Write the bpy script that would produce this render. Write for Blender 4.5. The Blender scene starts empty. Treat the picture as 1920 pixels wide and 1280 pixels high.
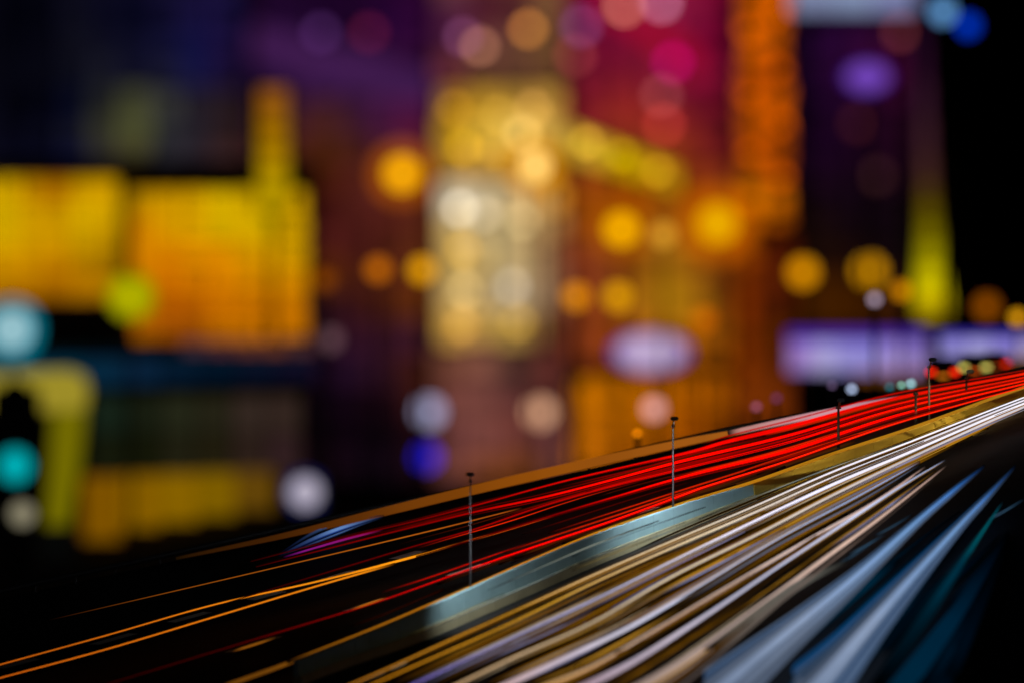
import bpy, bmesh, math, random
from mathutils import Vector, Matrix
random.seed(11)
S = bpy.context.scene
COL = S.collection

# ------------------------------------------------------------------ camera
KD = 12.0 / 7.0             # depths below are given in units of KD metres
F = 13125.0                 # F * KD is the focal length in pixels of a 1920 px wide picture
DF = 170.0                  # depth of the middle of the ramp (x KD metres)
CAMZ = 10.5
cam_d = bpy.data.cameras.new('camera')
cam = bpy.data.objects.new('camera', cam_d); COL.objects.link(cam)
cam_d.sensor_width = 36.0; cam_d.sensor_fit = 'HORIZONTAL'
cam_d.lens = 36.0 * F * KD / 1920.0
cam_d.clip_start = 0.5; cam_d.clip_end = 8000
cam.location = (0, 0, CAMZ); cam.rotation_euler = (math.radians(90), 0, 0)
cam_d.dof.use_dof = True
BINF = 75.0 * 1.875         # blur disc of a far point, in 1920 px
DFOC = DF / 1.033
cam_d.dof.focus_distance = DFOC * KD
cam_d.dof.aperture_fstop = (cam_d.lens / 1000.0) / (BINF * DFOC / F)
cam_d.dof.aperture_blades = 0
S.camera = cam

# ------------------------------------------------------------------ night sky, moon, exposure
W = bpy.data.worlds.new('World'); S.world = W; W.use_nodes = True
nt = W.node_tree; nt.nodes.clear()
sky = nt.nodes.new('ShaderNodeTexSky'); sky.sky_type = 'NISHITA'; sky.sun_disc = False
sky.sun_elevation = math.radians(-6); sky.sun_rotation = math.radians(200)
bg = nt.nodes.new('ShaderNodeBackground'); bg.inputs['Strength'].default_value = 0.05
ow = nt.nodes.new('ShaderNodeOutputWorld')
nt.links.new(sky.outputs[0], bg.inputs[0]); nt.links.new(bg.outputs[0], ow.inputs[0])
sun_d = bpy.data.lights.new('moon', 'SUN'); sun_d.energy = 0.012; sun_d.angle = math.radians(0.5)
sun_d.color = (0.75, 0.85, 1.0)
sun = bpy.data.objects.new('moon', sun_d); COL.objects.link(sun)
sun.rotation_euler = (math.radians(50), 0, math.radians(-25))
S.view_settings.view_transform = 'Standard'; S.view_settings.look = 'None'
S.view_settings.exposure = 0.0; S.view_settings.gamma = 1.0
S.render.engine = 'CYCLES'
c = S.cycles
c.use_adaptive_sampling = False; c.use_denoising = True; c.denoiser = 'OPENIMAGEDENOISE'
c.max_bounces = 4; c.diffuse_bounces = 2; c.glossy_bounces = 2; c.transmission_bounces = 2
c.caustics_reflective = False; c.caustics_refractive = False; c.sample_clamp_indirect = 4.0

# ------------------------------------------------------------------ helpers
def lin1(v):
    v = v / 255.0
    return v / 12.92 if v <= 0.04045 else ((v + 0.055) / 1.055) ** 2.4
def lin(rgb, k=1.0):
    return tuple(lin1(v) * k for v in rgb)
def at(x, y, d):
    """world point seen at pixel (x, y) of the 1920x1280 frame, d metres away"""
    return Vector(((x - 960) / F * d, d * KD, CAMZ - (y - 640) / F * d))
def blur(d):
    return BINF * (1 - DFOC / d)
def depth_for(b):
    return DFOC / (1 - b / BINF)

# the ramp is one inclined plane
GX, GY = 1 / 8000 / 1.875, 1 / 1600 / 1.875
def road_d(x, y):
    return DF / (1 + GX * (x - 1312) + GY * (y - 844))
_p = [at(x, y, road_d(x, y)) for x, y in ((0, 1250), (1900, 740), (1500, 1250))]
N = (_p[1] - _p[0]).cross(_p[2] - _p[0]).normalized()
if N.z < 0: N = -N
P0 = _p[0]
def on_road(x, y, h=0.0):
    """point of pixel (x, y) on the ramp plane lifted by h metres"""
    o = Vector((0, 0, CAMZ)); r = at(x, y, 1.0) - o
    q = P0 + Vector((0, 0, h))
    return o + r * ((q - o).dot(N) / r.dot(N))
def road_z(X, Y):
    return P0.z - (N.x * (X - P0.x) + N.y * (Y - P0.y)) / N.z

def mat(name, color, rough=0.7, metal=0.0, noise=0.0, nscale=4.0, bump=0.0):
    m = bpy.data.materials.new(name); m.use_nodes = True
    t = m.node_tree; b = t.nodes['Principled BSDF']
    b.inputs['Base Color'].default_value = (*color, 1); b.inputs['Roughness'].default_value = rough
    b.inputs['Metallic'].default_value = metal
    if noise or bump:
        tc = t.nodes.new('ShaderNodeTexCoord'); nz = t.nodes.new('ShaderNodeTexNoise')
        nz.inputs['Scale'].default_value = nscale; nz.inputs['Detail'].default_value = 6
        t.links.new(tc.outputs['Object'], nz.inputs['Vector'])
        mx = t.nodes.new('ShaderNodeMix'); mx.data_type = 'RGBA'
        mx.inputs['A'].default_value = (*[v * (1 - noise) for v in color], 1)
        mx.inputs['B'].default_value = (*[min(1, v * (1 + noise)) for v in color], 1)
        t.links.new(nz.outputs['Fac'], mx.inputs['Factor']); t.links.new(mx.outputs['Result'], b.inputs['Base Color'])
        if bump:
            bp = t.nodes.new('ShaderNodeBump'); bp.inputs['Strength'].default_value = bump
            t.links.new(nz.outputs['Fac'], bp.inputs['Height']); t.links.new(bp.outputs['Normal'], b.inputs['Normal'])
    return m
def glow_mat(name, sample=True, attr=None):
    """light source; colour comes from the object (or from the colour attribute of a light trail)"""
    m = bpy.data.materials.new(name); m.use_nodes = True
    t = m.node_tree; t.nodes.clear()
    e = t.nodes.new('ShaderNodeEmission'); o = t.nodes.new('ShaderNodeOutputMaterial')
    if attr:
        a = t.nodes.new('ShaderNodeAttribute'); a.attribute_name = attr
    else:
        a = t.nodes.new('ShaderNodeObjectInfo')
    t.links.new(a.outputs['Color'], e.inputs['Color']); t.links.new(e.outputs[0], o.inputs['Surface'])
    m.cycles.emission_sampling = 'AUTO' if sample else 'NONE'
    return m
M = dict(
    asphalt=mat('asphalt', (0.022, 0.021, 0.020), 0.75, 0, 0.45, 1.3, 0.25),
    ground=mat('ground', (0.03, 0.03, 0.032), 0.9, 0, 0.4, 0.4),
    concrete=mat('concrete', (0.33, 0.32, 0.30), 0.8, 0, 0.2, 2.0, 0.15),
    barrier_blue=mat('barrier_blue', (0.33, 0.52, 0.56), 0.6, 0, 0.22, 1.6, 0.1),
    barrier_amber_lit=mat('barrier_amber_lit', (0.52, 0.38, 0.06), 0.6, 0, 0.3, 1.6, 0.1),  # ochre albedo holds the amber light on the right-hand panels
    barrier_kerb=mat('barrier_kerb', (0.42, 0.37, 0.22), 0.7, 0, 0.35, 1.1, 0.1),
    steel=mat('steel', (0.35, 0.35, 0.38), 0.45, 0.7, 0.15, 5),
    post_grey=mat('post_grey', (0.10, 0.10, 0.11), 0.6, 0.2, 0.2, 5),
    dark=mat('dark_metal', (0.03, 0.03, 0.035), 0.5, 0.4, 0.2, 5),
    wall=mat('facade_wall', (0.06, 0.05, 0.06), 0.85, 0, 0.3, 0.3),
    navy=mat('navy_wall', (0.02, 0.025, 0.07), 0.8, 0, 0.3, 0.3),
    teal=mat('teal_fascia', (0.04, 0.38, 0.5), 0.5, 0, 0.2, 0.6),
    paint=mat('road_paint', (0.75, 0.72, 0.62), 0.6, 0, 0.25, 3),
    glow=glow_mat('lamp_glow'), pane=glow_mat('lit_pane', False), trail=glow_mat('trail_glow', True, 'glow'),
)
for _k in ('asphalt', 'ground'): M[_k].node_tree.nodes['Principled BSDF'].inputs['Specular IOR Level'].default_value = 0.08
def link(name, me, material=None, parent=None):
    o = bpy.data.objects.new(name, me)
    if material and me and not me.materials: me.materials.append(material)
    COL.objects.link(o)
    if parent is not None: o.parent = parent
    return o
def bmo(name, bm, material, parent=None, smooth=False):
    me = bpy.data.meshes.new(name); bmesh.ops.recalc_face_normals(bm, faces=bm.faces); bm.to_mesh(me); bm.free()
    if smooth:
        for p in me.polygons: p.use_smooth = True
    return link(name, me, material, parent)
def tag(o, label, cat, group=None):
    o['label'] = label; o['category'] = cat
    if group: o['group'] = group
    return o
def struct(o): o['kind'] = 'structure'; return o
def thing(name, loc, label, cat, group=None):
    o = bpy.data.objects.new(name, None); COL.objects.link(o); o.location = loc; o.empty_display_size = 0.2
    return tag(o, label, cat, group)
def box(bm, x0, x1, y0, y1, z0, z1):
    v = [bm.verts.new(p) for p in ((x0,y0,z0),(x1,y0,z0),(x1,y1,z0),(x0,y1,z0),(x0,y0,z1),(x1,y0,z1),(x1,y1,z1),(x0,y1,z1))]
    for f in ((0,3,2,1),(4,5,6,7),(0,1,5,4),(1,2,6,5),(2,3,7,6),(3,0,4,7)): bm.faces.new([v[i] for i in f])
def boxo(name, dims, material, parent=None, bevel=0.0):
    bm = bmesh.new(); box(bm, *dims)
    if bevel: bmesh.ops.bevel(bm, geom=bm.edges[:], offset=bevel, segments=2, affect='EDGES')
    return bmo(name, bm, material, parent)
def cyl(bm, x, y, z0, z1, r0, r1, n=10):
    a = [bm.verts.new((x + r0*math.cos(2*math.pi*i/n), y + r0*math.sin(2*math.pi*i/n), z0)) for i in range(n)]
    b = [bm.verts.new((x + r1*math.cos(2*math.pi*i/n), y + r1*math.sin(2*math.pi*i/n), z1)) for i in range(n)]
    for i in range(n): bm.faces.new((a[i], a[(i+1)%n], b[(i+1)%n], b[i]))
    bm.faces.new(a[::-1]); bm.faces.new(b)
def prism(bm, front, dy):
    """extrude a polygon of points in depth by dy"""
    a = [bm.verts.new(p) for p in front]; b = [bm.verts.new(Vector(p) + Vector((0, dy, 0))) for p in front]
    n = len(a)
    bm.faces.new(a); bm.faces.new(b[::-1])
    for i in range(n): bm.faces.new((a[i], b[i], b[(i+1)%n], a[(i+1)%n]))
def spline(pts, n):
    """Catmull-Rom through tuples of any length"""
    P = [pts[0]] + list(pts) + [pts[-1]]; out = []; m = len(pts) - 1
    for k in range(n + 1):
        u = k / n * m; i = min(int(u), m - 1); t = u - i
        a, b, c_, d = P[i], P[i+1], P[i+2], P[i+3]
        out.append(tuple(0.5*((2*q) + (-p + r)*t + (2*p - 5*q + 4*r - s)*t*t + (-p + 3*q - 3*r + s)*t**3) for p, q, r, s in zip(a, b, c_, d)))
    return out

# unit meshes shared by repeats
_bm = bmesh.new(); box(_bm, -.5, .5, -.5, .5, -.5, .5); UNIT = bpy.data.meshes.new('pane'); _bm.to_mesh(UNIT); _bm.free(); UNIT.materials.append(M['pane'])
_bm = bmesh.new(); bmesh.ops.create_icosphere(_bm, subdivisions=3, radius=0.5); GLOBE = bpy.data.meshes.new('globe'); _bm.to_mesh(GLOBE); _bm.free(); GLOBE.materials.append(M['glow'])
for p in GLOBE.polygons: p.use_smooth = True

# ------------------------------------------------------------------ ground
bm = bmesh.new()
vs = [bm.verts.new(p) for p in ((-3000, -200, 0), (3000, -200, 0), (3000, 6000, 0), (-3000, 6000, 0))]
bm.faces.new(vs); struct(bmo('ground', bm, M['ground']))

# ------------------------------------------------------------------ the ramp: deck, piers, lane dashes
EDGE = [(-420, 1222), (0, 1122), (300, 1056), (700, 966), (1060, 888), (1370, 817), (1640, 766), (1920, 704), (2150, 652)]
edge_s = spline(EDGE, 40)
bm = bmesh.new(); top = []; bot = []; near = []; nearb = []
for x, y in edge_s:
    p = on_road(x, y); top.append(bm.verts.new(p)); bot.append(bm.verts.new(p - Vector((0, 0, .9))))
    q = on_road(x, 1480 + (x - 960) * 0.0); near.append(bm.verts.new(q)); nearb.append(bm.verts.new(q - Vector((0, 0, .9))))
for i in range(len(top) - 1):
    bm.faces.new((top[i], near[i], near[i+1], top[i+1])); bm.faces.new((top[i], top[i+1], bot[i+1], bot[i]))
    bm.faces.new((near[i], nearb[i], nearb[i+1], near[i+1])); bm.faces.new((bot[i], bot[i+1], nearb[i+1], nearb[i]))
road = struct(bmo('road', bm, M['asphalt']))
for i in range(3, 40, 6):
    p = on_road(*edge_s[i]) + Vector((0, -2.2, -0.9))
    bm = bmesh.new(); cyl(bm, p.x, p.y, -0.2, p.z + 0.05, 0.55, 0.55, 16)
    bmo('pier', bm, M['concrete'], road, True)
def strip(name, line, w, h, material, parent):
    """painted mark of w metres on the ramp along a pixel line"""
    pts = [on_road(x, y) for x, y in line]; bm = bmesh.new(); L = []
    for i, p in enumerate(pts):
        t = (pts[min(i+1, len(pts)-1)] - pts[max(i-1, 0)]).normalized(); s = N.cross(t).normalized() * w / 2
        L.append((bm.verts.new(p + s + N*h), bm.verts.new(p - s + N*h)))
    for a, b in zip(L, L[1:]): bm.faces.new((a[0], a[1], b[1], b[0]))
    return bmo(name, bm, material, parent)
for a, b in (((0, 1252), (70, 1234)), ((175, 1208), (250, 1187)), ((320, 1166), (390, 1147)), ((470, 1124), (530, 1108)), ((610, 1085), (665, 1069)), ((740, 1047), (790, 1032))):
    strip('lane_dash', spline([a, b], 3), 0.5, 0.006, M['paint'], road)
for a, b in (((430, 1222), (520, 1193)), ((650, 1145), (725, 1120)), ((845, 1078), (910, 1056)), ((1020, 1022), (1075, 1003)), ((1180, 966), (1228, 950))):
    strip('lane_dash', spline([a, b], 3), 0.4, 0.006, M['paint'], road)

# ------------------------------------------------------------------ far guard rail
rail_pts = [on_road(x, y + 3) for x, y in spline(EDGE, 60)]
gr = thing('guard_rail', rail_pts[0], 'low steel guard rail along the far upper edge of the ramp', 'guard rail')
def tube(bm, pts, rad, seg=8, squash=1.0):
    rings = []
    for i, p in enumerate(pts):
        t = (pts[min(i+1, len(pts)-1)] - pts[max(i-1, 0)]).normalized()
        s = t.cross(Vector((0, 0, 1))).normalized(); u = s.cross(t).normalized()
        r = rad[i] if isinstance(rad, list) else rad
        rings.append([bm.verts.new(p + s*r*math.cos(2*math.pi*k/seg) + u*r*squash*math.sin(2*math.pi*k/seg)) for k in range(seg)])
    for a, b in zip(rings, rings[1:]):
        for k in range(seg): bm.faces.new((a[k], a[(k+1)%seg], b[(k+1)%seg], b[k]))
    bm.faces.new(rings[0][::-1]); bm.faces.new(rings[-1])
    return rings
o0 = rail_pts[0]
bm = bmesh.new(); tube(bm, [p - o0 + Vector((0, 0, .22)) for p in rail_pts], 0.07)
bmo('rail', bm, M['dark'], gr, True)
for i in range(1, 60, 2):
    p = rail_pts[i] - o0; bm = bmesh.new(); cyl(bm, p.x, p.y, p.z - .02, p.z + .22, .03, .03, 8); bmo('post', bm, M['dark'], gr)

# ------------------------------------------------------------------ median barrier, panel by panel
TOP = [(540, 1244), (640, 1205), (750, 1160), (960, 1068), (1110, 1005), (1260, 952), (1410, 906), (1560, 853), (1710, 804), (1863, 748), (1990, 705)]
BOT = [(556, 1284), (664, 1244), (778, 1204), (960, 1126), (1110, 1060), (1260, 1000), (1410, 938), (1560, 880), (1710, 827), (1863, 762), (1990, 716)]
ts, bs = spline(TOP, 120), spline(BOT, 120)
b0 = on_road(*bs[0])
med = thing('median_barrier', b0, 'low panelled median barrier, blue grey then ochre, between red and white streaks', 'barrier')
def bar_pt(k):
    lo = on_road(*bs[k]); x, y = ts[k]
    d = lo.y
    # top edge straight above the foot
    h = (bs[k][1] - (ts[k][1] + (bs[k][0] - ts[k][0]) * -0.42)) / F / KD * d
    return lo, max(0.12, h)
def bar_piece(name, k, k1, f0, f1, depth, material):
    bm = bmesh.new(); R = []
    for j in range(k, k1 + 1):
        lo, h = bar_pt(j)
        t = (bar_pt(min(j+1, 120))[0] - bar_pt(max(j-1, 0))[0]).normalized()
        s = Vector((t.y, -t.x, 0)).normalized()
        if s.y > 0: s = -s
        lo = lo + t * (0.006 if j == k else -0.006 if j == k1 else 0) - b0
        z0, z1 = h * f0 - (.03 if f0 == 0 else 0), h * f1
        R.append([bm.verts.new(lo + s*depth + Vector((0,0,z0))), bm.verts.new(lo + s*(depth - .03) + Vector((0,0,z1))), bm.verts.new(lo - s*.09 + Vector((0,0,z1))), bm.verts.new(lo - s*.09 + Vector((0,0,z0)))])
    for a, b in zip(R, R[1:]):
        for q in range(4): bm.faces.new((a[q], a[(q+1)%4], b[(q+1)%4], b[q]))
    bm.faces.new(R[0][::-1]); bm.faces.new(R[-1])
    return bmo(name, bm, material, med)
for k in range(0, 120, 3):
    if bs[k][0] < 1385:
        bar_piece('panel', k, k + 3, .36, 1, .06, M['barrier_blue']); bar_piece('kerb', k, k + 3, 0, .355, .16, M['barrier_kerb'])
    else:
        bar_piece('panel', k, k + 3, 0, 1, .08, M['barrier_amber_lit'])

# ------------------------------------------------------------------ light trails
def trail(pts, cols, h=0.5, label='', group=None, n=64, flick=0.12, fade=(0.0, 0.0), gain=1.0, strands=0, core=1.0, spread=0.75, tint=None, full=False):
    """pts (x, y, width px); cols list of (u, rgb): strands of light h metres above the ramp"""
    sp = spline(pts, n); bm = bmesh.new(); info = []; o0 = on_road(sp[0][0], sp[0][1], h)
    todo = [(0.0, core, 1.0, 0.0, 1.0)]
    for q in range(strands):
        off = random.uniform(-spread, spread); u0 = random.uniform(-.3, .55); u1 = u0 + random.uniform(.35, .9)
        if full: u0, u1 = 0.0, 1.0
        todo.append((off, random.uniform(.08, .24), random.uniform(.25, 1.0) * (1.05 - abs(off) * .7), u0, u1))
    for off, wk, br, u0, u1 in todo:
        tn = lin(random.choice(tint)) if tint and off and random.random() < .65 else None
        i0, i1 = max(0, int(u0 * n)), min(n, int(u1 * n))
        if i1 - i0 < 4: continue
        P = []; R = []
        for x, y, w in sp[i0:i1 + 1]:
            p = on_road(x, y + off * w, h + random.uniform(0, .0005)); P.append(p - o0); R.append(max(0.7, w * wk) / 2 * p.y / F / KD)
        if i0 > 0: R[0] *= .2; R[1] *= .6
        if i1 < n: R[-1] *= .2; R[-2] *= .6
        tube(bm, P, R, 8)
        walk = 1.0
        for i in range(i0, i1 + 1):
            u = i / n
            for (ua, c0), (ub, c1) in zip(cols, cols[1:]):
                if u <= ub + 1e-6: break
            f = 0 if ub == ua else max(0, min(1, (u - ua) / (ub - ua)))
            a, b = (tn, tn) if tn else (lin(c0), lin(c1)); walk += random.uniform(-flick, flick); walk = max(0.7, min(1.35, walk))
            k_ = walk * gain * br
            if fade[0]: k_ *= min(1, u / fade[0]) ** 1.3
            if fade[1]: k_ *= min(1, (1 - u) / fade[1]) ** 1.3
            if i0 > 0: k_ *= min(1, (i - i0) / 6)
            if i1 < n: k_ *= min(1, (i1 - i) / 6)
            info += [[(p*(1-f) + q*f) * k_ for p, q in zip(a, b)] + [1]] * 8
    me = bpy.data.meshes.new('light_trail'); bmesh.ops.recalc_face_normals(bm, faces=bm.faces); bm.to_mesh(me); bm.free()
    at_ = me.color_attributes.new('glow', 'FLOAT_COLOR', 'POINT')
    for i, col in enumerate(info): at_.data[i].color = col
    for p in me.polygons: p.use_smooth = True
    o = link('light_trail', me, M['trail']); o.location = o0
    return tag(o, label, 'light trail', group)
ORD = ('first', 'second', 'third', 'fourth', 'fifth', 'sixth', 'seventh', 'eighth')
RED, DRED, HRED = (255, 6, 0), (120, 0, 0), (255, 40, 8)
G_RED = 'red tail light streaks on the far lanes'
reds = [
 ([(470,1052,3),(640,1008,6),(766,979,7),(893,946,8),(1062,900,9),(1280,850,12),(1363,827,16),(1480,799,18),(1680,746,15),(1920,700,10),(2040,672,8)], 'uppermost red streak just below the far guard rail'),
 ([(480,1062,4),(640,1021,8),(766,989,9),(893,958,10),(1020,931,11),(1146,899,11),(1280,863,12),(1480,815,12),(1680,757,8),(1920,707,6),(2040,679,5)], 'broad red streak second from the far guard rail'),
 ([(420,1130,3),(640,1064,5),(766,1026,6),(893,990,7),(1020,947,7),(1146,911,8),(1280,878,9),(1480,828,10),(1680,766,7),(1920,713,5),(2040,684,5)], 'red streak third from the far guard rail'),
 ([(780,1042,3),(935,996,6),(1062,957,7),(1160,928,8),(1280,893,9),(1480,843,10),(1680,778,8),(1920,719,6),(2040,689,5)], 'red streak fourth from the far guard rail'),
 ([(150,1297,1.6),(400,1221,1.8),(550,1176,2.4),(700,1130,4),(830,1084,6),(960,1038,8),(1146,976,9),(1280,927,9),(1330,909,9),(1480,862,8),(1680,793,7),(1920,725,5),(2040,694,4)], 'lowest long red streak, nearest the median barrier'),
]
for i, (p, lab) in enumerate(reds):
    p = [(x, y, w * (.72 if x < 1250 else .85)) for x, y, w in p]
    left = DRED if i != 4 else (110, 0, 0)
    trail(p, [(0, (40,0,0)), (0.25, left), (0.5, (235,6,0)), (0.75, RED), (1, HRED)] if i < 4 else [(0, (80,0,0)), (.12, (150,0,4)), (.3, (215,4,2)), (.45, (250,6,2)), (1, HRED)], 0.6, lab, G_RED, gain=1.15, strands=5 if i < 4 else 3, core=.5, spread=.8)
def between(a, b, t, u0, u1, w):
    A, B = spline(a, 40), spline(b, 40); out = []
    for k in range(9):
        u = u0 + (u1 - u0) * k / 8; i = int(round(u * 40))
        x = A[i][0] * (1-t) + B[i][0] * t; y = A[i][1] * (1-t) + B[i][1] * t; out.append((x, y, w * (0.6 + 0.6 * math.sin(math.pi * (k + .5) / 9))))
    return out
for i in range(24):
    j = random.choice((0, 0, 1, 2, 3, 3)); u0 = random.uniform(0.1, 0.75); u1 = min(1, u0 + random.uniform(0.15, 0.4))
    colr = random.choice(((120, 2, 0), (150, 8, 0), (80, 4, 0), (190, 30, 0), (70, 16, 0)))
    trail(between(reds[j][0], reds[j+1][0], random.uniform(.15, .85), u0, u1, random.uniform(1.2, 3.5)), [(0, colr), (1, colr)], 0.55,
          'thin short red streak between the %s and %s long red streaks from the guard rail' % (ORD[j], ORD[j+1]), 'short red streaks between the long ones', 24, 0.15, (0.25, 0.25))
# amber / orange
AMB = (190, 105, 12)
trail([(330,1046,5),(520,1006,10),(700,963,16),(893,916,18),(1062,877,18),(1280,829,14),(1400,806,9)], [(0,(25,14,2)),(0.3,(90,45,8)),(0.6,(165,88,14)),(1,(185,105,30))], 0.35, 'broad dull amber streak along the far guard rail', None, 48, .05)
trail([(1365,812,10),(1480,787,12),(1600,762,11),(1722,739,7)], [(0,(175,120,105)),(0.5,(205,150,160)),(1,(150,95,110))], 0.4, 'short pinkish white streak on the far edge above the red', None, 32, .05, (.08, .15))
G_OR = 'orange streaks at the lower left'
trail([(-60,1262,2.2),(0,1245,2.2),(200,1190,2.3),(400,1133,2.6),(600,1088,3.4),(775,1043,4.6),(870,1015,3)], [(0,(190,80,14)),(.4,(205,105,14)),(.8,(225,135,16)),(1,(150,50,5))], .5, 'upper of the two thin orange streaks at lower left', G_OR, 64, .06, (0,.12), 1.15)
trail([(-60,1287,2.2),(0,1270,2.2),(200,1216,2.3),(400,1156,2.6),(600,1096,3.4),(740,1056,4.2)], [(0,(190,75,14)),(.5,(215,110,14)),(1,(215,125,16))], .5, 'lower of the two thin orange streaks at lower left', G_OR, 64, .06, (0,.1), 1.15)
trail([(90,1162,1.5),(500,1067,2.2),(800,996,2.6),(980,951,2.5)], [(0,(70,32,4)),(.6,(120,60,8)),(1,(120,50,8))], .5, 'very thin brown streak above the orange pair', G_OR, 48, .1, (.2,.1), 1.5)
trail([(860,1018,3),(960,990,4),(1040,966,3)], [(0,(230,110,20)),(1,(240,70,10))], .5, 'short bright orange streak continuing the orange pair', G_OR, 24, .1, (.2,.3))
trail([(655,1143,2),(690,1131,4),(725,1119,2)], [(0,(150,85,15)),(1,(150,85,15))], .3, 'short orange dash under the lowest red streak', G_OR, 16, .1, (.3,.3))
trail([(433,1221,2),(475,1208,4),(518,1194,2)], [(0,(150,85,15)),(1,(150,85,15))], .3, 'short orange dash at lower left below the red streak', G_OR, 16, .1, (.3,.3))
trail([(415,1287,8),(520,1250,8),(612,1214,5)], [(0,(95,55,10)),(1,(120,70,12))], .3, 'dull orange streak leading into the left end of the barrier', G_OR, 24, .1, (.1,.2))
bt = [(x, y - 3, 6) for x, y in TOP]
trail(bt, [(0,(120,70,8)),(.35,(170,105,12)),(.7,(150,100,16)),(1,(150,105,25))], .45, 'amber streak running along the top of the median barrier', None, 80, .08, (.05,0))
trail([(520,1042,4),(580,1013,18),(630,993,20),(675,979,12),(720,967,4)], [(0,(16,40,140)),(.45,(110,150,215)),(1,(100,130,185))], .3, 'short pale blue painted reflection under the white lamp at the road edge', None, 48, .02, (.6,.5), 1.0, 9, .4, .8, ((24,60,160), (70,105,180), (110,140,190), (30,50,130)), True)  # lamp's reflection on the road, painted as glowing strands
trail([(530,1044,3),(640,1012,4),(720,992,3)], [(0,(110,20,120)),(1,(130,10,50))], .4, 'thin magenta streak under the pale blue reflection', None, 20, .1, (.2,.3))
# white trails of the near lanes
CRM, WHT, LAV, PNK, GLD = (196,178,150), (196,192,200), (160,158,205), (190,165,158), (185,130,20)
w_def = [
 ([(640,1290,4),(730,1251,4.5),(850,1196,5),(960,1147,5),(1110,1078,5),(1260,1013,5),(1410,950,6),(1560,884,7),(1710,826,7),(1863,766,6),(1980,722,5)], [(0,(190,105,10)),(.3,GLD),(.5,CRM),(.7,WHT),(1,WHT)], 'uppermost pale streak of the near lanes, gold at its lower end'),
 ([(680,1290,4),(830,1224,5),(960,1166,6),(1110,1093,6),(1260,1026,7),(1410,962,8),(1560,895,9),(1710,835,8),(1863,772,7),(1980,727,6)], [(0,(180,110,10)),(.28,(190,140,40)),(.5,CRM),(.7,WHT),(1,WHT)], 'second pale streak of the near lanes, gold below'),
 ([(760,1290,8),(860,1243,8),(960,1196,8),(1110,1126,9),(1260,1052,10),(1410,979,12),(1560,908,12),(1710,845,10),(1863,779,9),(1980,732,7)], [(0,(95,75,170)),(.2,LAV),(.5,(190,186,205)),(1,(200,196,200))], 'lavender white streak third in the near lanes'),
 ([(850,1286,10),(960,1233,9),(1110,1166,8),(1260,1080,8),(1410,1006,9),(1560,928,10),(1710,856,9),(1863,786,9),(1980,738,7)], [(0,(175,140,100)),(.4,CRM),(.7,(195,182,180)),(1,WHT)], 'cream streak fourth in the near lanes'),
 ([(930,1292,24),(1060,1232,18),(1180,1175,14),(1310,1100,12),(1460,1010,11),(1610,930,11),(1725,866,5)], [(0,(170,140,140)),(.3,(185,180,195)),(.7,(165,180,215)),(1,(120,150,200))], 'bluish white streak fifth in the near lanes, tip under the gold line'),
 ([(1000,1296,26),(1110,1250,18),(1230,1180,13),(1360,1102,11),(1510,1014,10),(1640,940,9),(1735,874,5)], [(0,(175,130,60)),(.3,(190,160,140)),(.7,PNK),(1,(150,120,110))], 'pinkish streak sixth in the near lanes'),
 ([(1080,1296,40),(1190,1240,28),(1330,1150,18),(1460,1062,12),(1600,970,12),(1700,905,8),(1772,862,4)], [(0,(140,115,125)),(.3,(175,168,185)),(.7,(170,180,210)),(1,(110,120,150))], 'long white streak seventh in the near lanes ending in a thin tip'),
 ([(1180,1300,46),(1290,1235,34),(1420,1140,20),(1530,1058,14),(1650,970,10),(1775,872,4)], [(0,(130,110,100)),(.3,(150,132,125)),(.7,(190,160,145)),(1,(120,95,85))], 'beige streak eighth in the near lanes beside the dark gap'),
]
for p, cl, lab in w_def:
    trail(p, cl, .6, lab, 'white head light streaks on the near lanes', flick=.06, fade=(0, .06 if p[-1][0] < 1900 else 0), gain=1.4, strands=8, core=.5, spread=1.25, tint=((150,100,14), (120,76,6), (170,125,50), (70,42,4)))
trail([(1330,1225,30),(1410,1160,26),(1490,1100,18),(1590,1050,6)], [(0,(90,80,70)),(1,(95,95,90))], .5, 'short dull beige streak beside the big blue white streaks', None, 24, .05, (.2,.3))
for pts, lab in (([(1330,1322,110),(1410,1250,82),(1490,1182,60),(1610,1080,36),(1720,978,18),(1790,918,12),(1846,873,5)], 'wide blue white streak left of the two at lower right'),
                 ([(1500,1336,130),(1560,1266,98),(1625,1186,70),(1705,1092,44),(1800,985,20),(1850,932,13),(1904,873,5)], 'wide blue white streak right of the two at lower right')):
    trail(pts, [(0,(112,128,155)),(.35,(140,158,188)),(.65,(112,156,210)),(.85,(50,118,205)),(1,(20,80,170))], .6, lab, 'big blue white streaks', 64, .04, (0,.2), 1.0, 30, .4, .62, ((8,66,120), (60,104,150), (92,118,156), (120,138,168), (104,126,160), (20,84,140)), True)
trail([(1470,1330,150),(1590,1210,120),(1700,1090,80),(1800,980,30)], [(0,(0,42,62)),(.5,(0,46,70)),(1,(0,26,50))], .06, 'dim blue sheen beneath and between the two wide blue white streaks', None, 32, .05, (0,.5), 1, 14, .3, .8)  # blue light on the asphalt, put in as dim emissive strands
trail([(1640,1290,50),(1745,1140,36),(1800,1060,22),(1840,1000,9),(1880,940,3)], [(0,(0,32,48)),(.5,(0,46,64)),(.8,(0,86,96)),(1,(0,60,80))], .4, 'dim teal streak right of the big blue white streaks', None, 40, .05, (.3,.1), 1, 6, .5, 1)
trail([(1660,1330,170),(1760,1200,140),(1830,1100,80),(1890,1000,20)], [(0,(0,34,54)),(.5,(0,28,48)),(1,(0,14,30))], .06, 'very dim blue teal painted haze at far lower right', None, 32, .05, (0,.6), 1, 16, .3, .8)  # teal haze painted with weak glowing strands
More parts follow.
